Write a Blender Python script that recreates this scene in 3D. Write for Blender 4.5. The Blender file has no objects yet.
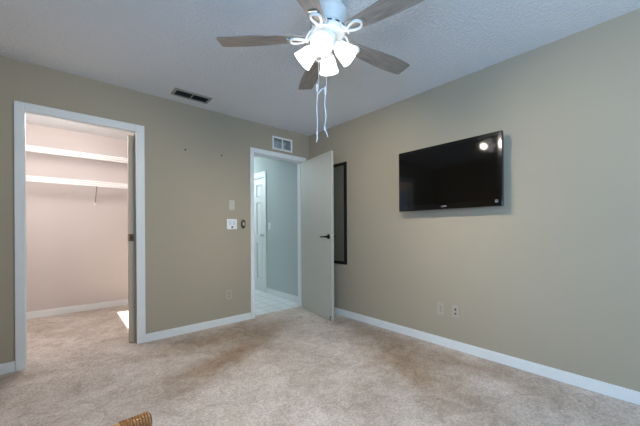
import bpy, bmesh, math, random
from mathutils import Vector, Matrix
random.seed(7)
D = bpy.data
SC = bpy.context.scene
COL = SC.collection
PI = math.pi
H = 2.44

# ------------------------------------------------------------------ camera
YAW = math.radians(41.07); ROLL = -0.0055
F = Vector((math.sin(YAW), math.cos(YAW), 0)); R0 = Vector((math.cos(YAW), -math.sin(YAW), 0)); U0 = Vector((0, 0, 1))
RR = R0 * math.cos(ROLL) + U0 * math.sin(ROLL)
UU = U0 * math.cos(ROLL) - R0 * math.sin(ROLL)
cam = D.cameras.new('camera'); camo = D.objects.new('camera', cam); COL.objects.link(camo)
m = Matrix.Identity(4)
for i in range(3):
    m[i][0] = RR[i]; m[i][1] = UU[i]; m[i][2] = -F[i]
m[0][3], m[1][3], m[2][3] = -2.680, -3.309, 1.086
camo.matrix_world = m
cam.sensor_width = 36; cam.lens = 295.4 * 36 / 640; cam.shift_y = (230.2 - 213) / 640
cam.clip_start = 0.02
SC.camera = camo

# ------------------------------------------------------------------ world, light, exposure
w = D.worlds.new('sky'); SC.world = w; w.use_nodes = True
bg = w.node_tree.nodes['Background']; bg.inputs[0].default_value = (0.55, 0.72, 1.0, 1); bg.inputs[1].default_value = 1.0
SC.view_settings.view_transform = 'Standard'; SC.view_settings.look = 'None'
SC.view_settings.gamma = 1.0; SC.view_settings.use_curve_mapping = False
SC.view_settings.exposure = 0.02

def area(name, loc, direction, sx, sy, power, color, spread=180):
    l = D.lights.new(name, 'AREA'); l.shape = 'RECTANGLE'; l.size = sx; l.size_y = sy
    l.energy = power; l.color = color; l.spread = math.radians(spread)
    o = D.objects.new(name, l); COL.objects.link(o); o.location = loc
    o.rotation_euler = Vector(direction).to_track_quat('-Z', 'Y').to_euler()
    return o
# daylight through the window in the wall behind the camera
area('daylight_front_window', (-1.25, -5.37, 1.45), (0, 1, .30), 1.9, 1.2, 34, (0.42, 0.68, 1.0))
# daylight lamp set inside the added blinds of the window in the left wall
area('daylight_left_window', (-3.69, -3.9, 1.45), (1, 0, .52), 1.6, 1.2, 124, (0.36, 0.62, 1.0))
# low sun that enters by the closet's small side window
sl = D.lights.new('sun', 'SUN'); sl.energy = 30; sl.angle = .006; sl.color = (1, .96, .9)
so = D.objects.new('sun', sl); COL.objects.link(so); so.rotation_euler = Vector((1, -.10, -.84)).to_track_quat('-Z', 'Y').to_euler()
HALL_P, CLOSET_P, FAN_P, SHADE_E = 46, 45, 40.0, 3.1

# ------------------------------------------------------------------ materials
def mat(name, col, rough=0.6, metal=0.0, spec=0.5, bump=None, vary=None, emit=None, coat=0.0):
    """bump=(scale, strength, distance)  vary=(scale, colour2, detail)"""
    M = D.materials.new(name); M.use_nodes = True; nt = M.node_tree; b = nt.nodes['Principled BSDF']
    b.inputs['Base Color'].default_value = (*col, 1); b.inputs['Roughness'].default_value = rough
    b.inputs['Metallic'].default_value = metal; b.inputs['Specular IOR Level'].default_value = spec
    b.inputs['Coat Weight'].default_value = coat
    tc = nt.nodes.new('ShaderNodeTexCoord')
    if vary:
        n = nt.nodes.new('ShaderNodeTexNoise'); n.inputs['Scale'].default_value = vary[0]; n.inputs['Detail'].default_value = vary[2]
        nt.links.new(tc.outputs['Object'], n.inputs['Vector'])
        r = nt.nodes.new('ShaderNodeValToRGB'); r.color_ramp.elements[0].position = .35; r.color_ramp.elements[1].position = .65
        r.color_ramp.elements[0].color = (*col, 1); r.color_ramp.elements[1].color = (*vary[1], 1)
        nt.links.new(n.outputs['Fac'], r.inputs[0]); nt.links.new(r.outputs[0], b.inputs['Base Color'])
    if bump:
        n = nt.nodes.new('ShaderNodeTexNoise'); n.inputs['Scale'].default_value = bump[0]; n.inputs['Detail'].default_value = 3
        nt.links.new(tc.outputs['Object'], n.inputs['Vector'])
        bp = nt.nodes.new('ShaderNodeBump'); bp.inputs['Strength'].default_value = bump[1]; bp.inputs['Distance'].default_value = bump[2]
        nt.links.new(n.outputs['Fac'], bp.inputs['Height']); nt.links.new(bp.outputs[0], b.inputs['Normal'])
    if emit:
        b.inputs['Emission Color'].default_value = (*emit[0], 1); b.inputs['Emission Strength'].default_value = emit[1]
    return M

PAINT = mat('beige_wall_paint', (.382, .330, .243), .75, spec=.25, bump=(220, .12, .002), vary=(1.3, (.392, .338, .250), 2))
WARM_BOUNCE = mat('warm_bounce_tint', (.50, .36, .22), .75, spec=.25, bump=(220, .12, .002), vary=(1.3, (.51, .37, .23), 2))  # tan tint added to the unseen left wall for warm bounce light
CLOSET_PAINT = mat('cream_closet_paint', (.59, .52, .485), .8, spec=.2, bump=(200, .1, .002), vary=(1.5, (.60, .53, .495), 2))
HALL_PAINT = mat('pale_green_hall_paint', (.45, .495, .475), .75, spec=.25, bump=(200, .1, .002), vary=(1.5, (.46, .505, .485), 2))
TRIM = mat('white_trim_paint', (.73, .74, .72), .45, spec=.3, vary=(6, (.75, .76, .74), 2))
DOORP = mat('beige_door_paint', (.46, .445, .38), .5, spec=.35, vary=(3, (.47, .455, .39), 2))
POCKETP = mat('tan_door_paint', (.45, .37, .28), .55, spec=.3, vary=(4, (.48, .395, .30), 2))
WHITE = mat('white_plastic', (.78, .78, .76), .35, vary=(8, (.80, .80, .78), 1))
ALMOND = mat('almond_plastic', (.41, .365, .29), .4, vary=(8, (.43, .385, .31), 1))
IVORY = mat('ivory_plastic', (.50, .48, .39), .4, vary=(8, (.52, .50, .41), 1))
DARKSLOT = mat('dark_slot', (.02, .018, .015), .8)
BLACKMETAL = mat('black_metal', (.015, .014, .013), .4, metal=.6)
CHROME = mat('brushed_nickel', (.62, .60, .56), .3, metal=1)
BRONZE = mat('dark_bronze', (.10, .07, .045), .35, metal=.8, vary=(40, (.14, .10, .06), 2))
BRASS = mat('aged_brass', (.13, .075, .03), .35, metal=.9, vary=(60, (.07, .04, .02), 2))
FANWHITE = mat('white_fan_enamel', (.74, .76, .74), .35, vary=(10, (.77, .78, .76), 1))
GLOW = mat('lit_frosted_glass', (.9, .9, .88), .4, emit=((1.0, .95, .88), SHADE_E))
WIRE = mat('white_coated_wire', (.84, .82, .80), .35, vary=(10, (.86, .84, .82), 1))
CORD = mat('white_cord', (.75, .78, .80), .7, vary=(90, (.85, .87, .88), 2))
TVBLACK = mat('gloss_black_plastic', (.002, .002, .002), .10, spec=.35, coat=.1, vary=(5, (.005, .005, .005), 1))
SCREEN = mat('dark_lcd_glass', (.0015, .0015, .0015), .06, spec=.3, vary=(2, (.003, .003, .003), 1))
MATBLACK = mat('matte_black_plastic', (.012, .012, .012), .6, bump=(300, .1, .001))
LOGOGREY = mat('silver_print', (.17, .17, .18), .45, vary=(50, (.20, .20, .21), 1))
FRAMEBLK = mat('black_brown_frame', (.009, .006, .005), .5, spec=.2, vary=(25, (.014, .010, .008), 3))
MIRROR = mat('mirror_glass', (.80, .80, .76), .02, metal=1, vary=(2, (.81, .81, .77), 1))
REGISTER = mat('grey_vent_metal', (.30, .27, .24), .5, vary=(20, (.34, .31, .27), 2))
VENTDARK = mat('dark_vent_blade', (.03, .032, .035), .6, vary=(20, (.04, .042, .045), 2))
LOUVER = mat('blue_grey_louver', (.34, .40, .45), .5, vary=(20, (.30, .36, .41), 2))
GLASS = mat('window_glass', (.9, .95, 1), .02); GLASS.node_tree.nodes['Principled BSDF'].inputs['Transmission Weight'].default_value = 1

def ceiling_mat():
    M = mat('popcorn_ceiling', (.83, .835, .835), .9, spec=.1)
    nt = M.node_tree; b = nt.nodes['Principled BSDF']; tc = nt.nodes['Texture Coordinate']
    v = nt.nodes.new('ShaderNodeTexNoise'); v.inputs['Scale'].default_value = 52; v.inputs['Detail'].default_value = 5; v.inputs['Roughness'].default_value = .65
    nt.links.new(tc.outputs['Object'], v.inputs['Vector'])
    rp = nt.nodes.new('ShaderNodeValToRGB'); rp.color_ramp.elements[0].position = .38; rp.color_ramp.elements[1].position = .62
    nt.links.new(v.outputs['Fac'], rp.inputs[0])
    bp = nt.nodes.new('ShaderNodeBump'); bp.inputs['Strength'].default_value = .62; bp.inputs['Distance'].default_value = .013
    nt.links.new(rp.outputs[0], bp.inputs['Height']); nt.links.new(bp.outputs[0], b.inputs['Normal'])
    return M
CEIL = ceiling_mat()

def carpet_mat():
    M = mat('worn_beige_carpet', (.5, .42, .35), .95, spec=.05)
    nt = M.node_tree; b = nt.nodes['Principled BSDF']; tc = nt.nodes['Texture Coordinate']; L = nt.links.new
    def noise(scale, detail, rough=.55, dist=0):
        n = nt.nodes.new('ShaderNodeTexNoise'); n.inputs['Scale'].default_value = scale; n.inputs['Detail'].default_value = detail
        n.inputs['Roughness'].default_value = rough; n.inputs['Distortion'].default_value = dist
        L(tc.outputs['Object'], n.inputs['Vector']); return n
    def ramp(src, p0, p1, c0, c1):
        r = nt.nodes.new('ShaderNodeValToRGB'); e = r.color_ramp.elements
        e[0].position = p0; e[1].position = p1; e[0].color = (*c0, 1); e[1].color = (*c1, 1); L(src, r.inputs[0]); return r
    def mul(a, bb):
        x = nt.nodes.new('ShaderNodeMix'); x.data_type = 'RGBA'; x.blend_type = 'MULTIPLY'; x.inputs[0].default_value = 1
        L(a, x.inputs[6]); L(bb, x.inputs[7]); return x.outputs[2]
    big = ramp(noise(1.6, 5, .6, .6).outputs['Fac'], .38, .60, (.83, .80, .77), (1.06, 1.06, 1.06))
    mid = ramp(noise(9, 6, .7, 1.2).outputs['Fac'], .36, .60, (.82, .79, .76), (1.07, 1.07, 1.07))
    fine = ramp(noise(60, 4, .75).outputs['Fac'], .33, .67, (.70, .69, .68), (1.18, 1.18, 1.18))
    base = ramp(noise(.7, 2).outputs['Fac'], .4, .6, (.60, .535, .48), (.63, .565, .51))
    c = mul(mul(mul(base.outputs[0], big.outputs[0]), mid.outputs[0]), fine.outputs[0])
    # worn traffic stains: soft soiled patches on the walking line through the doorway
    geo = nt.nodes.new('ShaderNodeNewGeometry')
    for (x, y, rx, ry, rot, amt) in [(-1.45, -.36, .95, .30, -.05, .42), (-1.6, -.85, .85, .26, .43, .55), (-.62, -2.0, .36, .85, -.34, .52), (-.22, -1.9, .26, 1.5, .0, .40)]:
        mp = nt.nodes.new('ShaderNodeMapping'); mp.vector_type = 'TEXTURE'
        mp.inputs['Location'].default_value = (x, y, 0); mp.inputs['Rotation'].default_value = (0, 0, rot); mp.inputs['Scale'].default_value = (rx, ry, 1)
        ns = noise(3.0, 4, .6, .3)
        ad = nt.nodes.new('ShaderNodeVectorMath'); ad.operation = 'MULTIPLY_ADD'
        L(ns.outputs['Color'], ad.inputs[0]); ad.inputs[1].default_value = (.5, .5, 0); L(geo.outputs['Position'], ad.inputs[2])
        sb = nt.nodes.new('ShaderNodeVectorMath'); sb.operation = 'SUBTRACT'; L(ad.outputs[0], sb.inputs[0]); sb.inputs[1].default_value = (.25, .25, 0)
        L(sb.outputs[0], mp.inputs['Vector'])
        ln = nt.nodes.new('ShaderNodeVectorMath'); ln.operation = 'LENGTH'; L(mp.outputs[0], ln.inputs[0])
        st = ramp(ln.outputs['Value'], .25, 1.1, (1 - amt * .62, 1 - amt * .80, 1 - amt * .98), (1, 1, 1))
        c = mul(c, st.outputs[0])
    L(c, b.inputs['Base Color'])
    bp = nt.nodes.new('ShaderNodeBump'); bp.inputs['Strength'].default_value = .7; bp.inputs['Distance'].default_value = .012
    n2 = noise(70, 4, .7); L(n2.outputs['Fac'], bp.inputs['Height']); L(bp.outputs[0], b.inputs['Normal'])
    return M
CARPET = carpet_mat()

def tile_mat():
    M = mat('white_floor_tile', (.78, .80, .80), .25)
    nt = M.node_tree; b = nt.nodes['Principled BSDF']; tc = nt.nodes['Texture Coordinate']
    br = nt.nodes.new('ShaderNodeTexBrick'); br.offset = 0; br.inputs['Scale'].default_value = 1
    br.inputs['Brick Width'].default_value = .2; br.inputs['Row Height'].default_value = .2; br.inputs['Mortar Size'].default_value = .006
    br.inputs['Color1'].default_value = (.80, .82, .82, 1); br.inputs['Color2'].default_value = (.76, .79, .79, 1); br.inputs['Mortar'].default_value = (.50, .53, .53, 1)
    nt.links.new(tc.outputs['Object'], br.inputs['Vector']); nt.links.new(br.outputs[0], b.inputs['Base Color'])
    return M
TILE = tile_mat()

def wood_mat(name, c1, c2, axis_scale, rough=.5):
    M = mat(name, c1, rough); nt = M.node_tree; b = nt.nodes['Principled BSDF']; tc = nt.nodes['Texture Coordinate']
    mp = nt.nodes.new('ShaderNodeMapping'); mp.inputs['Scale'].default_value = axis_scale
    nt.links.new(tc.outputs['Object'], mp.inputs['Vector'])
    n = nt.nodes.new('ShaderNodeTexNoise'); n.inputs['Scale'].default_value = 6; n.inputs['Detail'].default_value = 6
    nt.links.new(mp.outputs[0], n.inputs['Vector'])
    r = nt.nodes.new('ShaderNodeValToRGB'); r.color_ramp.elements[0].position = .35; r.color_ramp.elements[1].position = .65
    r.color_ramp.elements[0].color = (*c1, 1); r.color_ramp.elements[1].color = (*c2, 1)
    nt.links.new(n.outputs['Fac'], r.inputs[0]); nt.links.new(r.outputs[0], b.inputs['Base Color'])
    return M
BLADE = wood_mat('washed_grey_wood', (.22, .19, .16), (.36, .315, .27), (1.2, 14, 14), .45)
RATTAN = wood_mat('honey_rattan', (.46, .24, .075), (.62, .36, .13), (2, 14, 14), .4)
BIND = wood_mat('cane_binding', (.22, .075, .018), (.42, .17, .045), (6, 30, 30), .4)
REDWOOD = wood_mat('dark_red_cane', (.075, .014, .009), (.12, .03, .016), (4, 10, 10), .4)
WEAVE = wood_mat('woven_cane', (.42, .25, .10), (.60, .40, .20), (20, 20, 20), .6)

# ------------------------------------------------------------------ mesh helpers
def BM(): return bmesh.new()
def box(bm, x0, x1, y0, y1, z0, z1, bev=0.0):
    r = bmesh.ops.create_cube(bm, size=1)
    vs = r['verts']
    for v in vs:
        v.co = Vector(((x0 + x1) / 2 + v.co.x * (x1 - x0), (y0 + y1) / 2 + v.co.y * (y1 - y0), (z0 + z1) / 2 + v.co.z * (z1 - z0)))
    if bev:
        es = list({e for v in vs for e in v.link_edges})
        bmesh.ops.bevel(bm, geom=es, offset=bev, segments=2, affect='EDGES', profile=.5)
    return bm
def tube(bm, pts, r, seg=10, closed=False, cap=True):
    pts = [Vector(p) for p in pts]; n = len(pts)
    rs = r if isinstance(r, (list, tuple)) else [r] * n
    rings = []; nrm = None
    for i, p in enumerate(pts):
        if closed: t = pts[(i + 1) % n] - pts[i - 1]
        else: t = pts[min(i + 1, n - 1)] - pts[max(i - 1, 0)]
        t.normalize()
        if nrm is None:
            a = Vector((0, 0, 1)) if abs(t.z) < .9 else Vector((1, 0, 0))
            nrm = t.cross(a).normalized()
        else:
            nrm = (nrm - t * nrm.dot(t)).normalized()
        bn = t.cross(nrm)
        rings.append([bm.verts.new(p + (nrm * math.cos(2 * PI * k / seg) + bn * math.sin(2 * PI * k / seg)) * rs[i]) for k in range(seg)])
    for i in range(n if closed else n - 1):
        a, b = rings[i], rings[(i + 1) % n]
        for k in range(seg): bm.faces.new((a[k], a[(k + 1) % seg], b[(k + 1) % seg], b[k]))
    if cap and not closed:
        bm.faces.new(rings[0]); bm.faces.new(rings[-1])
    return bm
def lathe(bm, prof, seg=32, mtx=None):
    """prof: list of (r, z); revolve about z"""
    rings = []
    for r, z in prof:
        if r < 1e-6: rings.append([bm.verts.new((0, 0, z))])
        else: rings.append([bm.verts.new((r * math.cos(2 * PI * k / seg), r * math.sin(2 * PI * k / seg), z)) for k in range(seg)])
    vs = [v for rg in rings for v in rg]
    for a, b in zip(rings, rings[1:]):
        for k in range(seg):
            k2 = (k + 1) % seg
            if len(a) == 1 and len(b) == 1: continue
            if len(a) == 1: bm.faces.new((a[0], b[k], b[k2]))
            elif len(b) == 1: bm.faces.new((a[k], a[k2], b[0]))
            else: bm.faces.new((a[k], a[k2], b[k2], b[k]))
    if mtx is not None:
        for v in vs: v.co = mtx @ v.co
    return bm
def obj(name, bm, material, parent=None, smooth=False, loc=None, origin=None):
    """links bm as one mesh; bm is in world coordinates (or parent space when the parent is an Empty placed by loc)"""
    bmesh.ops.recalc_face_normals(bm, faces=bm.faces)
    me = D.meshes.new(name); bm.to_mesh(me); bm.free(); me.materials.append(material)
    if smooth:
        me.polygons.foreach_set('use_smooth', [True] * len(me.polygons)); me.set_sharp_from_angle(angle=math.radians(40))
    if origin is not None: me.transform(Matrix.Translation(-Vector(origin)))
    o = D.objects.new(name, me); COL.objects.link(o)
    if origin is not None: o.location = origin
    if parent: o.parent = parent
    return o
def tag(o, label, cat, group=None, kind=None):
    o['label'] = label; o['category'] = cat
    if group: o['group'] = group
    if kind: o['kind'] = kind
    return o
def thing(name, loc, label, cat, group=None, rotz=0, kind=None):
    o = D.objects.new(name, None); COL.objects.link(o); o.location = loc; o.rotation_euler = (0, 0, rotz); o.empty_display_size = .1
    return tag(o, label, cat, group, kind)
def struct(name, bm, m, label, cat, **k):
    return tag(obj(name, bm, m, **k), label, cat, kind='structure')
def boxes(*bs):
    b = BM()
    for x in bs: box(b, *x)
    return b

# ------------------------------------------------------------------ room shell
XL, YF = -3.75, -5.4          # left wall, wall behind the camera
CX0, CX1, CT = -2.905, -2.145, 2.045     # closet opening
BX0, BX1, BT = -0.889, -0.110, 2.055     # bedroom door opening
CY = 1.87                      # closet rear wall
T = .12
struct('floor', boxes((XL - T, T, YF - T, .075, -.05, 0), (XL - T, -1.12, .075, CY + T, -.05, 0)), CARPET, 'worn beige cut pile carpet covering the bedroom and closet', 'floor')
struct('floor_hall', boxes((-1.12, T, .075, 3.2, -.05, -.004)), TILE, 'white square floor tiles with grey grout in the hallway', 'floor')
struct('ceiling', boxes((XL - T, T, YF - T, 3.2, H, H + .08)), CEIL, 'white popcorn textured ceiling', 'ceiling')
# back wall with closet opening, door opening and transfer grille hole
GX0, GX1, GZ0, GZ1 = -.598, -.317, 2.168, 2.302
struct('wall_back', boxes((XL - T, CX0, 0, .036, 0, H), (XL - T, CX0 - .06, .036, T, 0, H), (CX0, CX1, 0, .036, CT, H), (CX0 - .06, CX1, .036, T, CT + .06, H),
       (CX1, -1.35, 0, .036, 0, H), (CX1, -1.35, .102, T, 0, H), (CX1 , -1.35, .036, .102, CT, H), (-1.35, BX0, 0, T, 0, H),
       (BX0, GX0, 0, T, BT, H), (GX1, BX1, 0, T, BT, H), (GX0, GX1, 0, T, BT, GZ0), (GX0, GX1, 0, T, GZ1, H),
       (BX1, 0, 0, T, 0, H)), PAINT, 'beige painted wall with the closet opening and bedroom doorway', 'wall')
struct('wall_right', boxes((0, T, YF - T, T, 0, H)), PAINT, 'plain beige painted wall behind the television', 'wall')
W3 = (-4.7, -3.1, .85, 2.05)
struct('wall_left', boxes((XL - T, XL, YF, W3[0], 0, H), (XL - T, XL, W3[1], 0, 0, H), (XL - T, XL, W3[0], W3[1], 0, W3[2]), (XL - T, XL, W3[0], W3[1], W3[3], H)), WARM_BOUNCE, 'unseen wall to the left of the viewer, tinted tan to bounce warm light', 'wall')
WF = (-2.25, -.25, .85, 2.05)
struct('wall_front', boxes((XL, WF[0], YF - T, YF, 0, H), (WF[1], 0, YF - T, YF, 0, H), (WF[0], WF[1], YF - T, YF, 0, WF[2]), (WF[0], WF[1], YF - T, YF, WF[3], H)), PAINT, 'beige wall behind the viewer', 'wall')
struct('wall_closet_rear', boxes((XL - T, -1.12, CY, CY + T, 0, H)), CLOSET_PAINT, 'pinkish cream rear wall of the closet', 'wall')
WL = (.35, 1.66, 1.36, 2.05)
struct('wall_closet_left', boxes((XL - T, XL, T, WL[0], 0, H), (XL - T, XL, WL[1], CY, 0, H), (XL - T, XL, WL[0], WL[1], 0, WL[2]), (XL - T, XL, WL[0], WL[1], WL[3], H)), CLOSET_PAINT, 'cream side wall of the closet, far left', 'wall')
struct('wall_closet_right', boxes((-1.24, -1.18, T, CY, 0, H)), CLOSET_PAINT, 'cream side wall of the closet behind the pocket door', 'wall')
struct('wall_hall_left', boxes((-1.18, -1.12, T, 3.2, 0, H)), HALL_PAINT, 'pale grey green left wall of the hallway', 'wall')
DY0, DY1, DT = 1.235, 2.0, 2.045
struct('wall_hall_right', boxes((0, T, T, DY0, -.01, H), (0, T, DY1, 3.2, -.01, H), (0, T, DY0, DY1, DT, H)), HALL_PAINT, 'pale grey green hallway wall seen through the doorway', 'wall')
struct('wall_hall_end', boxes((-1.12, T, 3.2, 3.3, 0, H)), HALL_PAINT, 'pale grey green end wall of the hallway', 'wall')

# baseboards (rounded top)
def bb_x(b, x0, x1, yw, d, h=.078, t=.013):     # along x, wall face at yw, room on side d
    y0, y1 = sorted((yw, yw + d * t)); box(b, x0, x1, y0, y1, 0, h - .012)
    y0, y1 = sorted((yw, yw + d * t * .6)); box(b, x0, x1, y0, y1, h - .012, h, .002)
def bb_y(b, y0, y1, xw, d, h=.078, t=.013):
    x0, x1 = sorted((xw, xw + d * t)); box(b, x0, x1, y0, y1, 0, h - .012)
    x0, x1 = sorted((xw, xw + d * t * .6)); box(b, x0, x1, y0, y1, h - .012, h, .002)
b = BM(); bb_x(b, XL, CX0 - .059, 0, -1); struct('baseboard_back', b, TRIM, 'short white baseboard left of the closet doorway', 'baseboard')
b = BM(); bb_x(b, CX1 + .072, BX0 - .049, 0, -1); struct('baseboard_back_middle', b, TRIM, 'white baseboard between the closet and the bedroom doorway', 'baseboard')
b = BM(); bb_y(b, YF, 0, 0, -1); struct('baseboard_right', b, TRIM, 'long white baseboard below the television', 'baseboard')
b = BM(); bb_y(b, YF, 0, XL, 1); struct('baseboard_left', b, TRIM, 'white baseboard of the left wall', 'baseboard')
b = BM(); bb_x(b, XL + .013, -.013, YF, 1); struct('baseboard_front', b, TRIM, 'white baseboard behind the viewer', 'baseboard')
b = BM(); bb_x(b, XL, -1.24, CY, -1, .085); struct('baseboard_closet', b, TRIM, 'white baseboard along the rear wall of the closet', 'baseboard')
b = BM(); bb_y(b, T + .06, DY0 - .058, 0, -1, .09); struct('baseboard_hall', b, TRIM, 'white baseboard on the green hallway wall', 'baseboard')

# casings and jambs
def casing_x(b, x0, x1, top, yw, d, wL, wR, wT, t=.016):
    ya, yb = sorted((yw, yw + d * t)); yc, yd = sorted((yw, yw + d * t * .7))
    box(b, x0 - wL, x0, ya, yb, 0, top + wT, .003)
    box(b, x1, x1 + wR, ya, yb, 0, top + wT, .003)
    box(b, x0, x1, ya, yb, top, top + wT, .003)
b = BM(); casing_x(b, CX0, CX1, CT, 0, -1, .057, .072, .066)
box(b, CX0, CX0 + .004, 0, .036, 0, CT); box(b, CX0 + .004, CX1, 0, .034, CT - .006, CT)
struct('trim_1', b, TRIM, 'white painted casing around the closet doorway', 'door casing')
b = BM(); casing_x(b, BX0, BX1, BT, 0, -1, .048, .048, .057)
J = .006
box(b, BX0, BX0 + J, 0, T, -.004, BT); box(b, BX1 - J, BX1, 0, T, -.004, BT); box(b, BX0 + J, BX1 - J, 0, T, BT - J, BT)
box(b, BX0 + J, BX0 + J + .010, .045, .075, -.004, BT - J); box(b, BX1 - J - .010, BX1 - J, .045, .075, -.004, BT - J); box(b, BX0 + J + .010, BX1 - J - .010, .045, .075, BT - J - .008, BT - J)
casing_x(b, BX0, BX1, BT, T, 1, .05, .05, .057)
struct('trim_2', b, TRIM, 'white painted casing around the bedroom doorway', 'door casing')
b = BM()
for (ya, yb, za, zb) in ((DY0 - .055, DY0, -.004, DT + .085), (DY1, DY1 + .055, -.004, DT + .085), (DY0, DY1, DT, DT + .085)): box(b, -.016, 0, ya, yb, za, zb, .003)
box(b, 0, T, DY0, DY0 + .015, -.004, DT); box(b, 0, T, DY1 - .015, DY1, -.004, DT); box(b, 0, T, DY0 + .015, DY1 - .015, DT - .015, DT)
struct('trim_3', b, TRIM, 'white casing around the paneled hallway door', 'door casing')

# windows behind and beside the viewer
def window(n, horizontal, a0, a1, z0, z1, wpos, label, e=.05, sash=True):
    r = tag(D.objects.new(n, None), label, 'window', kind='structure'); COL.objects.link(r)
    fr, gl = BM(), BM()
    def bx(b, a, c, d0, d1, zz0, zz1):
        if horizontal: box(b, a, c, wpos + d0, wpos + d1, zz0, zz1)
        else: box(b, wpos + d0, wpos + d1, a, c, zz0, zz1)
    fs = [(a0, a0 + e, z0, z1), (a1 - e, a1, z0, z1), (a0 + e, a1 - e, z0, z0 + e), (a0 + e, a1 - e, z1 - e, z1)]
    if sash: fs.append((a0 + e, a1 - e, (z0 + z1) / 2 - .02, (z0 + z1) / 2 + .02))
    for (a, c, p, q) in fs:
        bx(fr, a, c, -.10, -.055, p, q)
    f = obj('window_frame', fr, TRIM, r)
    if sash:
        bx(gl, a0 + e, a1 - e, -.08, -.075, z0 + e, z1 - e); obj('pane', gl, GLASS, f)
window('window_1', True, *WF, YF, 'white framed window behind the viewer')
window('window_2', False, *WL, XL, 'small white framed window in the side wall of the closet', .02, False)

window('window_3', False, *W3, XL, 'white framed window with added closed blinds in the left wall')
b = BM()
for k in range(40):
    z = W3[2] + .02 + k * .0296; box(b, XL - .045, XL - .040, W3[0] + .01, W3[1] - .01, z - .016, z + .016)
obj('sun_block_blinds', b, WHITE, D.objects['window_3'])  # closed slats added to keep the sun lamp out of the bedroom
# ------------------------------------------------------------------ doors
# bedroom door: flush slab, open against the right wall
HX, HY = -.150, -.008
ang = math.atan2(-.735 - HY, -.268 - HX)     # direction of the leaf
d1 = thing('door_1', (HX, HY, .004), 'beige flush bedroom door standing open into the room', 'door', kind='structure', rotz=ang)
WD, TD, HD = .752, .035, 2.030
# local: +x along leaf, -y toward viewer is face y=0, thickness to +y
obj('door_leaf', box(BM(), 0, WD, 0, TD, 0, HD, .002), DOORP, d1)
def lever(side):
    s = -1 if side == 0 else 1; y0 = 0 if side == 0 else TD
    b = BM(); mt = Matrix.Translation((WD - .062, y0, 1.005)) @ Matrix.Rotation(PI / 2 * (1 if side == 0 else -1), 4, 'X')
    lathe(b, [(0, 0), (.031, 0), (.031, .006), (.026, .011), (.012, .013), (.011, .045), (0, .045)], 24, mt)
    p = [(WD - .062 - k, y0 + s * (.045 + .006 * math.sin(k * 20)), 1.005 - .004 * (k / .11)) for k in (-.008, .01, .03, .055, .08, .105, .118)]
    tube(b, p, [.010, .011, .0105, .0095, .009, .009, .006], 10)
    return obj('lever_handle', b, BLACKMETAL, d1, True)
l1 = lever(0); l1['label'] = 'black lever handle'; l2 = lever(1); l2['label'] = 'black lever handle'
obj('latch_plate', box(BM(), WD - .0005, WD + .002, .006, .029, .975, 1.035, .0005), CHROME, d1)
for z in (.2, 1.0, 1.8):
    obj('hinge', tube(BM(), [(-.004, TD + .004, z - .045), (-.004, TD + .004, z + .045)], .0055, 10), CHROME, d1, True)
b = BM(); tube(b, [(WD - .02, -.002, .055), (WD - .02, -.012, .05), (WD - .018, -.014, .02), (WD - .018, -.014, .0)], .005, 8)
s_ = obj('kick_down_stop', b, REDWOOD, d1, True); s_['label'] = 'small dark brown kick down door stop'

# closet pocket door
d2 = thing('door_2', (-2.199, .078, .004), 'tan closet pocket door, mostly slid into the wall', 'door', kind='structure')
obj('door_leaf', box(BM(), 0, .80, -.0175, .0175, 0, 2.014, .0015), POCKETP, d2)
b = BM(); box(b, .0035, .041, -.0215, -.0172, .985, 1.055, .0015); box(b, .012, .034, -.0225, -.0212, .995, 1.045)
q = obj('flush_pull', b, BRASS, d2); q['label'] = 'dark brass flush pull'
b = BM(); box(b, .014, .031, -.0232, -.0224, 1.003, 1.036); obj('pull_recess', b, DARKSLOT, q)
b = BM(); box(b, -.0025, .0005, -.012, .012, .985, 1.055, .0006); obj('edge_pull', b, BRASS, d2)

# six panel door in the hallway
d3 = thing('door_3', (0, 0, 0), 'white six panel door closed on the hallway wall', 'door', kind='structure')
XD = .018
b = BM(); y0, y1 = DY0 + .018, DY1 - .018; ym = (y0 + y1) / 2; st = .11
box(b, XD + .020, XD + .040, y0, y1, .006, DT - .018)
rails = [(.006, .22), (.86, 1.02), (1.60, 1.70), (DT - .13, DT - .018)]
for a, c in ((y0, y0 + st), (y1 - st, y1), (ym - .05, ym + .05)): box(b, XD, XD + .020, a, c, .006, DT - .018)
for a, c in rails:
    box(b, XD, XD + .020, y0 + st, ym - .05, a, c); box(b, XD, XD + .020, ym + .05, y1 - st, a, c)
obj('door_leaf', b, TRIM, d3)
pb = None
for (a, c) in ((y0 + st, ym - .05), (ym + .05, y1 - st)):
    for (z0, z1) in ((.22, .86), (1.02, 1.60), (1.70, DT - .13)):
        obj('raised_panel', box(BM(), XD + .005, XD + .0205, a + .020, c - .020, z0 + .020, z1 - .020, .008), TRIM, d3)
b = BM(); lathe(b, [(0, 0), (.028, 0), (.028, .006), (.012, .01), (.011, .03), (.024, .038), (.028, .05), (.022, .062), (0, .066)], 20, Matrix.Translation((XD, y0 + .06, 1.0)) @ Matrix.Rotation(-PI / 2, 4, 'Y'))
k = obj('knob', b, CHROME, d3, True); k['label'] = 'silver round knob'

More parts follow.
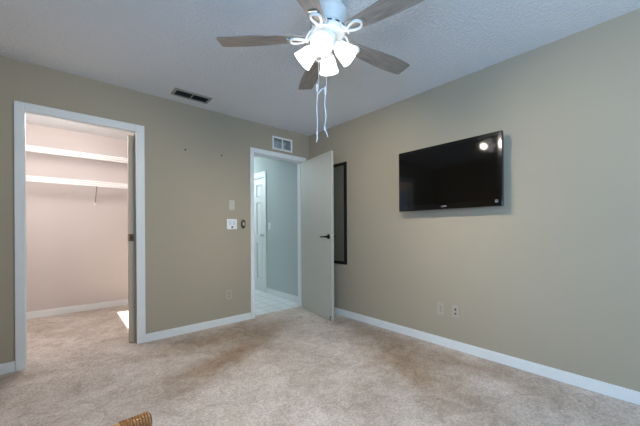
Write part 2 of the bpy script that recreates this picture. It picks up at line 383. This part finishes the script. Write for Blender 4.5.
# ------------------------------------------------------------------ closet shelves
def wire_shelf(z, label):
    r = thing('wire_shelf', (-2.5, CY, z), label, 'shelf', 'white wire shelves in the closet')
    x0, x1 = XL + .01 + 2.5, -1.25 + 2.5; dep = .32; lip = .058
    b = BM()
    for (yy, zz, rr) in ((-.006, -.006, .0035), (-.10, -.006, .003), (-.21, -.006, .003), (-dep, 0, .0045)):
        tube(b, [(x0, yy, zz), (x1, yy, zz)], rr, 6)
    n = int((x1 - x0) / .0254)
    for i in range(n + 1):
        x = x0 + .004 + i * .0254
        tube(b, [(x, -.003, 0), (x, -dep, 0)], .0026, 5)
    obj('deck', b, WIRE, r)
    b = BM()
    for zz, rr in ((-lip, .0055), (-lip * .5, .0045), (-.004, .005)):
        tube(b, [(x0, -dep - .004, zz), (x1, -dep - .004, zz)], rr, 6)
    for i in range(2 * n + 1):
        x = x0 + .004 + i * .0127
        tube(b, [(x, -dep - .002, -.002), (x, -dep - .002, -lip)], .003, 5)
    obj('front_lip', b, WIRE, r)
    return r, dep, lip
sh, dep, lip = wire_shelf(1.741, 'lower white wire shelf across the closet rear wall, with a grey brace below it')
for bx_ in (-3.35, -2.335, -1.5):
    x = bx_ + 2.5
    b = BM(); tube(b, [(x, -dep + .004, -lip), (x, -.05, -.225), (x, -.008, -.262)], .005, 8)
    bo = obj('brace', b, mat('grey_brace_metal', (.25, .22, .20), .5) if 'grey_brace_metal' not in D.materials else D.materials['grey_brace_metal'], sh, True); bo['label'] = 'grey diagonal support brace'
    b = BM(); box(b, x - .012, x + .012, -.012, 0, -.285, -.245, .003); obj('brace_foot', b, WIRE, bo)
wire_shelf(2.098, 'upper white wire shelf across the closet rear wall, near its ceiling')
# closet ceiling lamp (out of frame, above the doorway head)
r = thing('closet_ceiling_light', (-2.75, .62, H), 'round white ceiling light inside the closet', 'lamp')
b = BM(); lathe(b, [(0, 0), (.07, 0), (.07, -.03), (.045, -.05), (0, -.05)], 24); obj('lamp_base', b, WHITE, r, True)
b = BM(); lathe(b, [(0, -.05), (.025, -.05), (.05, -.085), (.055, -.11), (.04, -.145), (0, -.155)], 20); obj('bulb', b, mat('closet_bulb', (.9, .9, .88), .4, emit=((1, .9, .82), 8)), r, True)
l = D.lights.new('closet_lamp', 'POINT'); l.energy = CLOSET_P; l.color = (1.0, .96, .97); l.shadow_soft_size = .18
o = D.objects.new('closet_lamp', l); COL.objects.link(o); o.location = (-2.75, .62, H - .30)

# hallway lamp
r = thing('hall_ceiling_light', (-.75, 2.35, H), 'round white ceiling light in the hallway', 'lamp')
b = BM(); lathe(b, [(0, 0), (.14, 0), (.14, -.02), (.12, -.025), (0, -.025)], 32); obj('lamp_base', b, WHITE, r, True)
b = BM(); lathe(b, [(.12, -.025), (.115, -.06), (.08, -.09), (0, -.1)], 32); obj('diffuser', b, mat('hall_diffuser', (.9, .9, .9), .4, emit=((.85, .95, 1), 4)), r, True)
l = D.lights.new('hall_lamp', 'POINT'); l.energy = HALL_P; l.color = (.76, .91, 1.0); l.shadow_soft_size = .1
o = D.objects.new('hall_lamp', l); COL.objects.link(o); o.location = (-.75, 2.35, H - .22)

# ------------------------------------------------------------------ ceiling fan
FX, FY = -1.490, -2.027
fan = thing('ceiling_fan', (FX, FY, 0), 'white ceiling fan with five grey wood blades and four lit glass shades', 'ceiling fan')
b = BM(); lathe(b, [(0, H), (.085, H), (.088, H - .02), (.082, H - .05), (.098, H - .062), (.113, H - .073), (.117, H - .083), (.114, H - .095), (.104, H - .125), (.094, H - .155), (0, H - .155)], 48)
obj('motor_housing', b, FANWHITE, fan, True)
b = BM(); lathe(b, [(0, 2.285), (.098, 2.285), (.104, 2.27), (.104, 2.255), (.095, 2.24), (.085, 2.235), (0, 2.235)], 48); hub = obj('flywheel', b, FANWHITE, fan, True)
for i in range(14):
    a = 2 * PI * i / 14; b = BM(); box(b, .1035, .1048, -.013, .013, 2.2585, 2.2665)
    bmesh.ops.rotate(b, verts=b.verts, cent=(0, 0, 0), matrix=Matrix.Rotation(a, 3, 'Z')); obj('vent_slot', b, DARKSLOT, hub)
b = BM(); lathe(b, [(0, 2.236), (.060, 2.236), (.064, 2.222), (.064, 2.195), (.056, 2.17), (.04, 2.15), (.018, 2.137), (.012, 2.125), (.010, 2.105), (0, 2.10)], 40)
lk = R0 * -.016
bmesh.ops.translate(b, verts=b.verts, vec=lk); obj('light_kit_body', b, FANWHITE, fan, True)
BZ = 2.222
for i in range(5):
    a = math.radians(135.8 - 72 * i)
    rot = Matrix.Rotation(a, 4, 'Z')
    pitch = Matrix.Translation((0, 0, BZ)) @ Matrix.Rotation(math.radians(-8.7), 4, 'X')
    # blade: outline along +x
    outl = [(.150, -.040), (.20, -.044), (.28, -.050), (.40, -.060), (.50, -.0645), (.58, -.062), (.645, -.0565), (.654, -.053), (.657, -.046), (.657, .046), (.654, .053), (.645, .0565), (.58, .062), (.50, .0645), (.40, .062), (.28, .053), (.20, .044), (.150, .040), (.142, .028), (.142, -.028)]
    b = BM(); th = .0055
    top = [b.verts.new((x, y, th)) for x, y in outl]; bot = [b.verts.new((x, y, 0)) for x, y in outl]
    b.faces.new(top); b.faces.new(bot[::-1])
    n = len(outl)
    for k in range(n): b.faces.new((top[k], top[(k + 1) % n], bot[(k + 1) % n], bot[k]))
    o = obj('blade', b, BLADE, fan); o.matrix_local = rot @ pitch
    # blade iron: stem from the flywheel plus teardrop loop under the blade root
    b = BM()
    loop = []
    for k in range(24):
        t = 2 * PI * k / 24; x = .180 + .046 * math.cos(t); wv = .030 * (0.35 + 0.65 * (x - .134) / .092); loop.append((x, math.sin(t) * wv * 1.25, -.009))
    tube(b, loop, .0080, 8, closed=True)
    obj_i = obj('blade_iron', b, FANWHITE, fan, True); obj_i.matrix_local = rot @ pitch
    b = BM()
    tube(b, [(.085, 0, .040), (.100, 0, .022), (.112, 0, .004), (.124, 0, -.007), (.142, 0, -.009)], [.012, .012, .010, .009, .008], 8)
    for sy in (-1, 1): tube(b, [(.088, sy * .024, .040), (.112, sy * .036, .016), (.126, sy * .030, -.004), (.140, sy * .006, -.009)], .006, 8)
    o = obj('iron_stem', b, FANWHITE, obj_i, True)
    obj('iron_pad', box(BM(), .232, .246, -.024, .024, -.008, -.0005, .002), CHROME, obj_i)
# four shades
for i in range(4):
    a = math.radians(219 + 90 * i)
    rot = Matrix.Rotation(a, 4, 'Z')
    ax0, az0 = .070, 2.166; tilt = math.radians(43)       # axis down and outward
    # lathe axis +z -> direction (cos tilt,0,-sin tilt)
    mt = Matrix.Translation(lk) @ rot @ Matrix.Translation((ax0, 0, az0)) @ Matrix.Rotation(PI / 2 + tilt, 4, 'Y')
    b = BM(); tube(b, [lk + rot @ Vector((.045, 0, 2.189)), lk + rot @ Vector((.058, 0, 2.182)), lk + rot @ Vector((.072, 0, 2.166))], .013, 10)
    lathe(b, [(0, -.012), (.026, -.012), (.03, 0), (.03, .012), (0, .012)], 24, mt)
    fit = obj('socket_arm', b, FANWHITE, fan, True)
    b = BM(); lathe(b, [(.029, .004), (.036, .012), (.044, .032), (.050, .06), (.056, .085), (.061, .102), (.0585, .102), (.0535, .085), (.047, .06), (.041, .032), (.033, .014), (.027, .006)], 36, mt)
    o = obj('glass_shade', b, GLOW, fan, True)
    b = BM(); lathe(b, [(0, .012), (.014, .012), (.016, .03), (.028, .055), (.030, .068), (.022, .088), (0, .096)], 20, mt); obj('bulb', b, GLOW, o, True)
    l = D.lights.new('fan_bulb', 'SPOT'); l.energy = FAN_P; l.color = (1.0, .89, .73); l.shadow_soft_size = .03
    l.spot_size = math.radians(136); l.spot_blend = .8
    o = D.objects.new('fan_bulb', l); COL.objects.link(o); o.parent = fan; o.matrix_local = mt @ Matrix.Translation((0, 0, .112)) @ Matrix.Rotation(PI, 4, 'X')
# pull chains with cords
side = R0; tow = -F
def P(lat, dpt, z): v = side * lat + tow * dpt; return (v.x, v.y, z)
for (lat, dp, zt, zp, ze, seed) in ((-.068, .03, 2.13, 1.915, 1.648, 1), (-.020, .02, 2.10, 1.905, 1.680, 2)):
    b = BM(); tube(b, [P(lat * .8, dp * .3, zt), P(lat + .008, dp, zp)], .0012, 6); ch = obj('pull_chain', b, WHITE, fan, True)
    b = BM(); lathe(b, [(0, .022), (.004, .02), (.0065, .005), (.0065, -.018), (.004, -.024), (0, -.024)], 12, Matrix.Translation(P(lat, dp, zp))); obj('pull_knob', b, WHITE, ch, True)
    rr = random.Random(seed); pts = []
    for k in range(12):
        t = k / 11; z = zp - .015 + (ze - zp + .015) * t
        wob = .004 * math.sin(t * 9 + seed) * (1 if seed == 2 else .4)
        pts.append(P(lat + wob, dp, z))
    b = BM(); tube(b, pts, .0028, 7)
    lathe(b, [(0, .012), (.005, .008), (.006, 0), (.005, -.008), (0, -.012)], 10, Matrix.Translation(pts[-1]))
    tube(b, [pts[-1], P(lat + (.0 if seed == 1 else .008), dp, ze - .028), P(lat + (-.004 if seed == 1 else .014), dp, ze - .05)], [.003, .0035, .002], 6)
    c_ = obj('cord', b, CORD, ch, True); c_['label'] = 'white cord tied to the pull chain'
b = BM(); tube(b, [P(-.066, .03, 1.88), P(-.056, .03, 1.885), P(-.048, .027, 1.90), P(-.036, .025, 1.912), P(-.026, .022, 1.915), P(-.019, .02, 1.90)], .003, 7); obj('cord_link', b, CORD, fan, True)

# ------------------------------------------------------------------ television
tv = thing('television', (0, -2.046, 1.268), 'large black flat screen television mounted on the right wall', 'television')
tw, thh = .467, .587; zf = -.11
b = BM(); box(b, zf, zf + .035, -tw, tw, 0, thh, .004); obj('bezel', b, TVBLACK, tv)
b = BM(); box(b, zf - .0012, zf + .001, -tw + .028, tw - .028, .052, thh - .028); obj('screen', b, SCREEN, tv)
b = BM(); box(b, zf + .034, zf + .066, -tw + .06, tw - .06, .05, thh - .05, .012); obj('back_housing', b, MATBLACK, tv)
b = BM(); box(b, zf + .064, -.004, -.20, .20, .14, .44, .004); box(b, -.014, -.001, -.28, .28, .20, .38, .002); obj('wall_bracket', b, MATBLACK, tv)
# maker's mark: small silver strip, bottom centre
b = BM(); box(b, zf - .0018, zf + .0002, -.026, .026, .022, .033, .0008); box(b, zf - .0018, zf + .0002, .012, .026, .018, .023, .0008)
lg = obj('logo', b, LOGOGREY, tv); lg['label'] = 'small silver mark'
b = BM(); box(b, zf - .0016, zf + .0002, -tw + .030, -tw + .052, .030, .052); st_ = obj('sticker', b, LOGOGREY, tv); st_['label'] = 'small grey square sticker'
b = BM(); box(b, zf - .0024, zf - .001, -tw + .037, -tw + .045, .037, .045); obj('sticker_mark', b, DARKSLOT, st_)

# ------------------------------------------------------------------ wall mirror behind the door
mr = thing('wall_mirror', (0, -.56, .655), 'tall narrow black framed mirror on the wall behind the open door', 'mirror')
hw, hh, fw = .19, 1.285, .036
b = BM()
for (a, c, p_, q_) in ((-hw, -hw + fw, 0, hh), (hw - fw, hw, 0, hh), (-hw + fw, hw - fw, 0, fw), (-hw + fw, hw - fw, hh - fw, hh)): box(b, -.022, 0, a, c, p_, q_, .003)
obj('frame', b, FRAMEBLK, mr)
obj('mirror_glass', box(BM(), -.010, -.004, -hw + fw - .002, hw - fw + .002, fw - .002, hh - fw + .002), MIRROR, mr)

# ------------------------------------------------------------------ grille and vent
g = thing('transfer_grille', (-.4575, 0, 2.235), 'white framed two pane air grille above the bedroom doorway', 'vent')
b = BM(); W2, H2 = .158, .087
for (x0, x1, z0, z1) in ((-W2, -W2 + .022, -H2, H2), (W2 - .022, W2, -H2, H2), (-W2 + .022, W2 - .022, -H2, -H2 + .022), (-W2 + .022, W2 - .022, H2 - .022, H2), (-.006, .006, -H2 + .022, H2 - .022)): box(b, x0, x1, -.012, 0, z0, z1, .002)
obj('frame', b, TRIM, g)
for (x0, x1) in ((-.135, -.0065), (.0065, .135)):
    b = BM()
    for k in range(9):
        z = -.062 + k * .0138
        r_ = bmesh.ops.create_cube(b, size=1)
        for v in r_['verts']:
            c0 = Vector(((x0 + x1) / 2 + v.co.x * (x1 - x0), v.co.y * .018, v.co.z * .0016))
            c0 = Vector((c0.x, c0.y * .72 - c0.z * .7 + .012, c0.y * .7 + c0.z * .72 + z)); v.co = c0
    obj('louver', b, LOUVER, g)
v_ = thing('ceiling_vent', (-1.699, -.242, H), 'dark rectangular air vent in the ceiling above the closet side', 'vent')
b = BM(); a_, c_ = .176, .077
for (x0, x1, y0, y1) in ((-a_, -a_ + .024, -c_, c_), (a_ - .024, a_, -c_, c_), (-a_ + .024, a_ - .024, -c_, -c_ + .022), (-a_ + .024, a_ - .024, c_ - .022, c_), (-.006, .006, -c_ + .022, c_ - .022)): box(b, x0, x1, y0, y1, -.012, 0, .002)
obj('frame', b, REGISTER, v_)
for (x0, x1) in ((-a_ + .024, -.006), (.006, a_ - .024)):
    b = BM()
    for k in range(7):
        y = -.048 + k * .016
        r_ = bmesh.ops.create_cube(b, size=1)
        for v in r_['verts']:
            yy, zz = v.co.y * .015, v.co.z * .0014
            v.co = Vector(((x0 + x1) / 2 + v.co.x * (x1 - x0), yy * .7 - zz * .7 + y, yy * .7 + zz * .7 - .006))
    box(b, x0, x1, -c_ + .022, c_ - .022, -.0012, -.0004)
    obj('blade', b, VENTDARK, v_)

# ------------------------------------------------------------------ switches, plates, outlets, nails
# back-wall things are built on y=0 facing -y
r = thing('light_switch', (-1.175, 0, 1.388), 'single ivory light switch plate above the double plate beside the doorway', 'light switch')
obj('plate', box(BM(), -.035, .035, -.006, 0, -.057, .057, .003), IVORY, r)
obj('rocker', box(BM(), -.016, .016, -.009, -.005, -.033, .033, .002), IVORY, r)
r = thing('switch_plate', (-1.175, 0, 1.163), 'wide white double control plate below the single light switch', 'light switch')
obj('plate', box(BM(), -.062, .062, -.007, 0, -.06, .06, .003), WHITE, r)
for x in (-.024, .024):
    obj('rocker', box(BM(), x - .016, x + .016, -.010, -.006, -.012, .042, .002), mat('grey_rocker' + str(x), (.62, .66, .70), .4), r)
    obj('screw', tube(BM(), [(x * 1.9, -.006, -.048), (x * 1.9, -.0085, -.048)], .004, 8), CHROME, r)
b = BM(); box(b, -.010, .010, -.014, -.006, -.044, -.026, .002); obj('slide_knob', b, MATBLACK, r)
r = thing('bronze_wall_hook', (-1.031, 0, 1.165), 'dark oval bronze wall fitting between the switch plates and doorway', 'wall fitting')
b = BM(); lathe(b, [(0, 0), (.026, 0), (.026, .006), (.02, .014), (0, .016)], 28, Matrix.Rotation(PI / 2, 4, 'X'))
for v in b.verts: v.co.z *= 2.1; v.co.x *= 1.15
obj('backplate', b, BRONZE, r, True)
b = BM(); lathe(b, [(0, .013), (.011, .013), (.013, .02), (.010, .027), (0, .03)], 20, Matrix.Rotation(PI / 2, 4, 'X'))
for v in b.verts: v.co.z *= 2.0
n_ = obj('button', b, CHROME, r, True); n_['label'] = 'pale silver oval centre'

def outlet(loc, rotz, label, m_, kind, group):
    r = thing('wall_outlet', loc, label, 'outlet', group, rotz)
    obj('plate', box(BM(), -.036, .036, -.006, 0, -.058, .058, .003), m_, r)
    if kind == 'duplex':
        for z in (-.02, .02):
            rc = obj('receptacle', box(BM(), -.017, .017, -.008, -.005, z - .014, z + .014, .003), m_, r)
            b = BM(); box(b, -.008, -.005, -.0086, -.0075, z - .004, z + .007); box(b, .005, .008, -.0086, -.0075, z - .004, z + .007); box(b, -.0025, .0025, -.0086, -.0075, z - .011, z - .006); obj('slot', b, DARKSLOT, rc)
        obj('screw', tube(BM(), [(0, -.005, 0), (0, -.0085, 0)], .004, 8), BRONZE, r)
    else:
        for z, q in ((.018, .009), (-.020, .008)):
            b = BM(); lathe(b, [(0, 0), (q, 0), (q, .004), (q * .6, .005), (q * .6, .012), (0, .012)], 16, Matrix.Translation((0, -.006, z)) @ Matrix.Rotation(PI / 2, 4, 'X')); obj('jack', b, BRONZE, r, True)
    return r
outlet((-1.217, 0, .338), 0, 'tan wall outlet low on the back wall under the switches', ALMOND, 'duplex', 'wall outlets')
outlet((0, -1.960, .343), -PI / 2, 'almond duplex outlet low on the right wall, nearer the open door', ALMOND, 'duplex', 'wall outlets')
outlet((0, -2.098, .345), -PI / 2, 'almond cable jack plate low on the right wall, right of the duplex outlet', ALMOND, 'jack', 'wall outlets')
r = outlet((0, 1.085, 1.16), -PI / 2, 'tmp', WHITE, 'duplex', None)
for c_ in list(r.children_recursive): D.objects.remove(c_)
D.objects.remove(r)
r = thing('light_switch', (0, 1.085, 1.16), 'small white light switch on the green hallway wall by the paneled door', 'light switch', None, -PI / 2)
obj('plate', box(BM(), -.035, .035, -.006, 0, -.058, .058, .003), WHITE, r); obj('toggle', box(BM(), -.006, .006, -.016, -.005, -.008, .014, .002), WHITE, r)
for x, z, lb in ((-1.697, 1.942, 'dark nail in the back wall, nearer the closet'), (-1.301, 1.945, 'dark nail in the back wall, nearer the bedroom doorway')):
    b = BM(); tube(b, [(x, 0, z), (x, -.018, z + .004)], .0035, 8); tube(b, [(x, -.016, z + .0035), (x, -.019, z + .004)], .008, 10)
    tag(obj('nail', b, BLACKMETAL, None, True, origin=(x, 0, z)), lb, 'nail', 'nails in the back wall')

# ------------------------------------------------------------------ rattan chair (only its bound corner shows)
rc = thing('rattan_chair', (-2.80, -2.70, 0), 'honey rattan chair with a cane bound rail end, cropped by the bottom edge', 'chair')
ZR, XE, YR = .587, .292, .275     # rail height, rail end, rail line (local)
b = BM(); tube(b, [(-XE, YR, ZR), (-.1, YR, ZR + .004), (.1, YR, ZR + .004), (XE, YR, ZR)], .0185, 16); rail = obj('back_rail', b, RATTAN, rc, True)
for s in (-1, 1):
    b = BM(); prev = None; pts = []
    for k in range(10 * 12 + 1):
        t = k / 12; a = 2 * PI * t; pts.append((s * (XE - .066 + t * .0066), YR + .0205 * math.cos(a), ZR + .0205 * math.sin(a)))
    tube(b, pts, .0030, 6); obj('binding_core', tube(BM(), [(s * (XE - .069), YR, ZR), (s * (XE - .001), YR, ZR)], .0193, 16), REDWOOD, rail, True); bb_ = obj('binding', b, BIND, rail, True)
    b = BM(); tube(b, [(s * (XE - .012), YR, ZR - .02), (s * (XE - .010), YR, .40), (s * (XE - .012), YR, 0)], .019, 14); obj('rear_leg', b, REDWOOD, rc, True)
    b = BM(); lathe(b, [(0, .004), (.012, .003), (.019, 0), (.019, -.01), (0, -.01)], 18, Matrix.Translation((s * XE, YR, ZR)) @ Matrix.Rotation(s * PI / 2, 4, 'Y')); obj('rail_cap', b, REDWOOD, rail, True)
    b = BM(); tube(b, [(s * (XE - .012), -.21, .41), (s * (XE - .006), -.225, 0)], .018, 14); obj('front_leg', b, RATTAN, rc, True)
    b = BM(); tube(b, [(s * (XE - .012), -.21, .17), (s * (XE - .012), YR, .17)], .011, 10); obj('stretcher', b, RATTAN, rc, True)
    b = BM(); tube(b, [(s * (XE - .012), -.215, .40), (s * (XE - .012), YR, .40)], .016, 12); obj('seat_rail', b, RATTAN, rc, True)
for yy in (-.21, YR):
    b = BM(); tube(b, [(-XE + .012, yy, .40), (XE - .012, yy, .40)], .016, 12); obj('seat_rail', b, RATTAN, rc, True)
for k in range(7):
    x = -.21 + k * .07; b = BM(); tube(b, [(x, YR, .40), (x, YR, ZR)], .006, 8); obj('spindle', b, RATTAN, rc, True)
b = BM()
for k in range(26):
    x = -.265 + k * .0212; tube(b, [(x, -.20 + i * .0225, .412 + .004 * (1 if (i + k) % 2 else -1)) for i in range(21)], .0062, 5)
for k in range(21):
    y = -.20 + k * .0225; tube(b, [(-.268 + i * .0106, y, .412 + .004 * math.cos(PI * (i / 2 + k))) for i in range(51)], .0055, 5)
obj('woven_seat', b, WEAVE, rc, True)
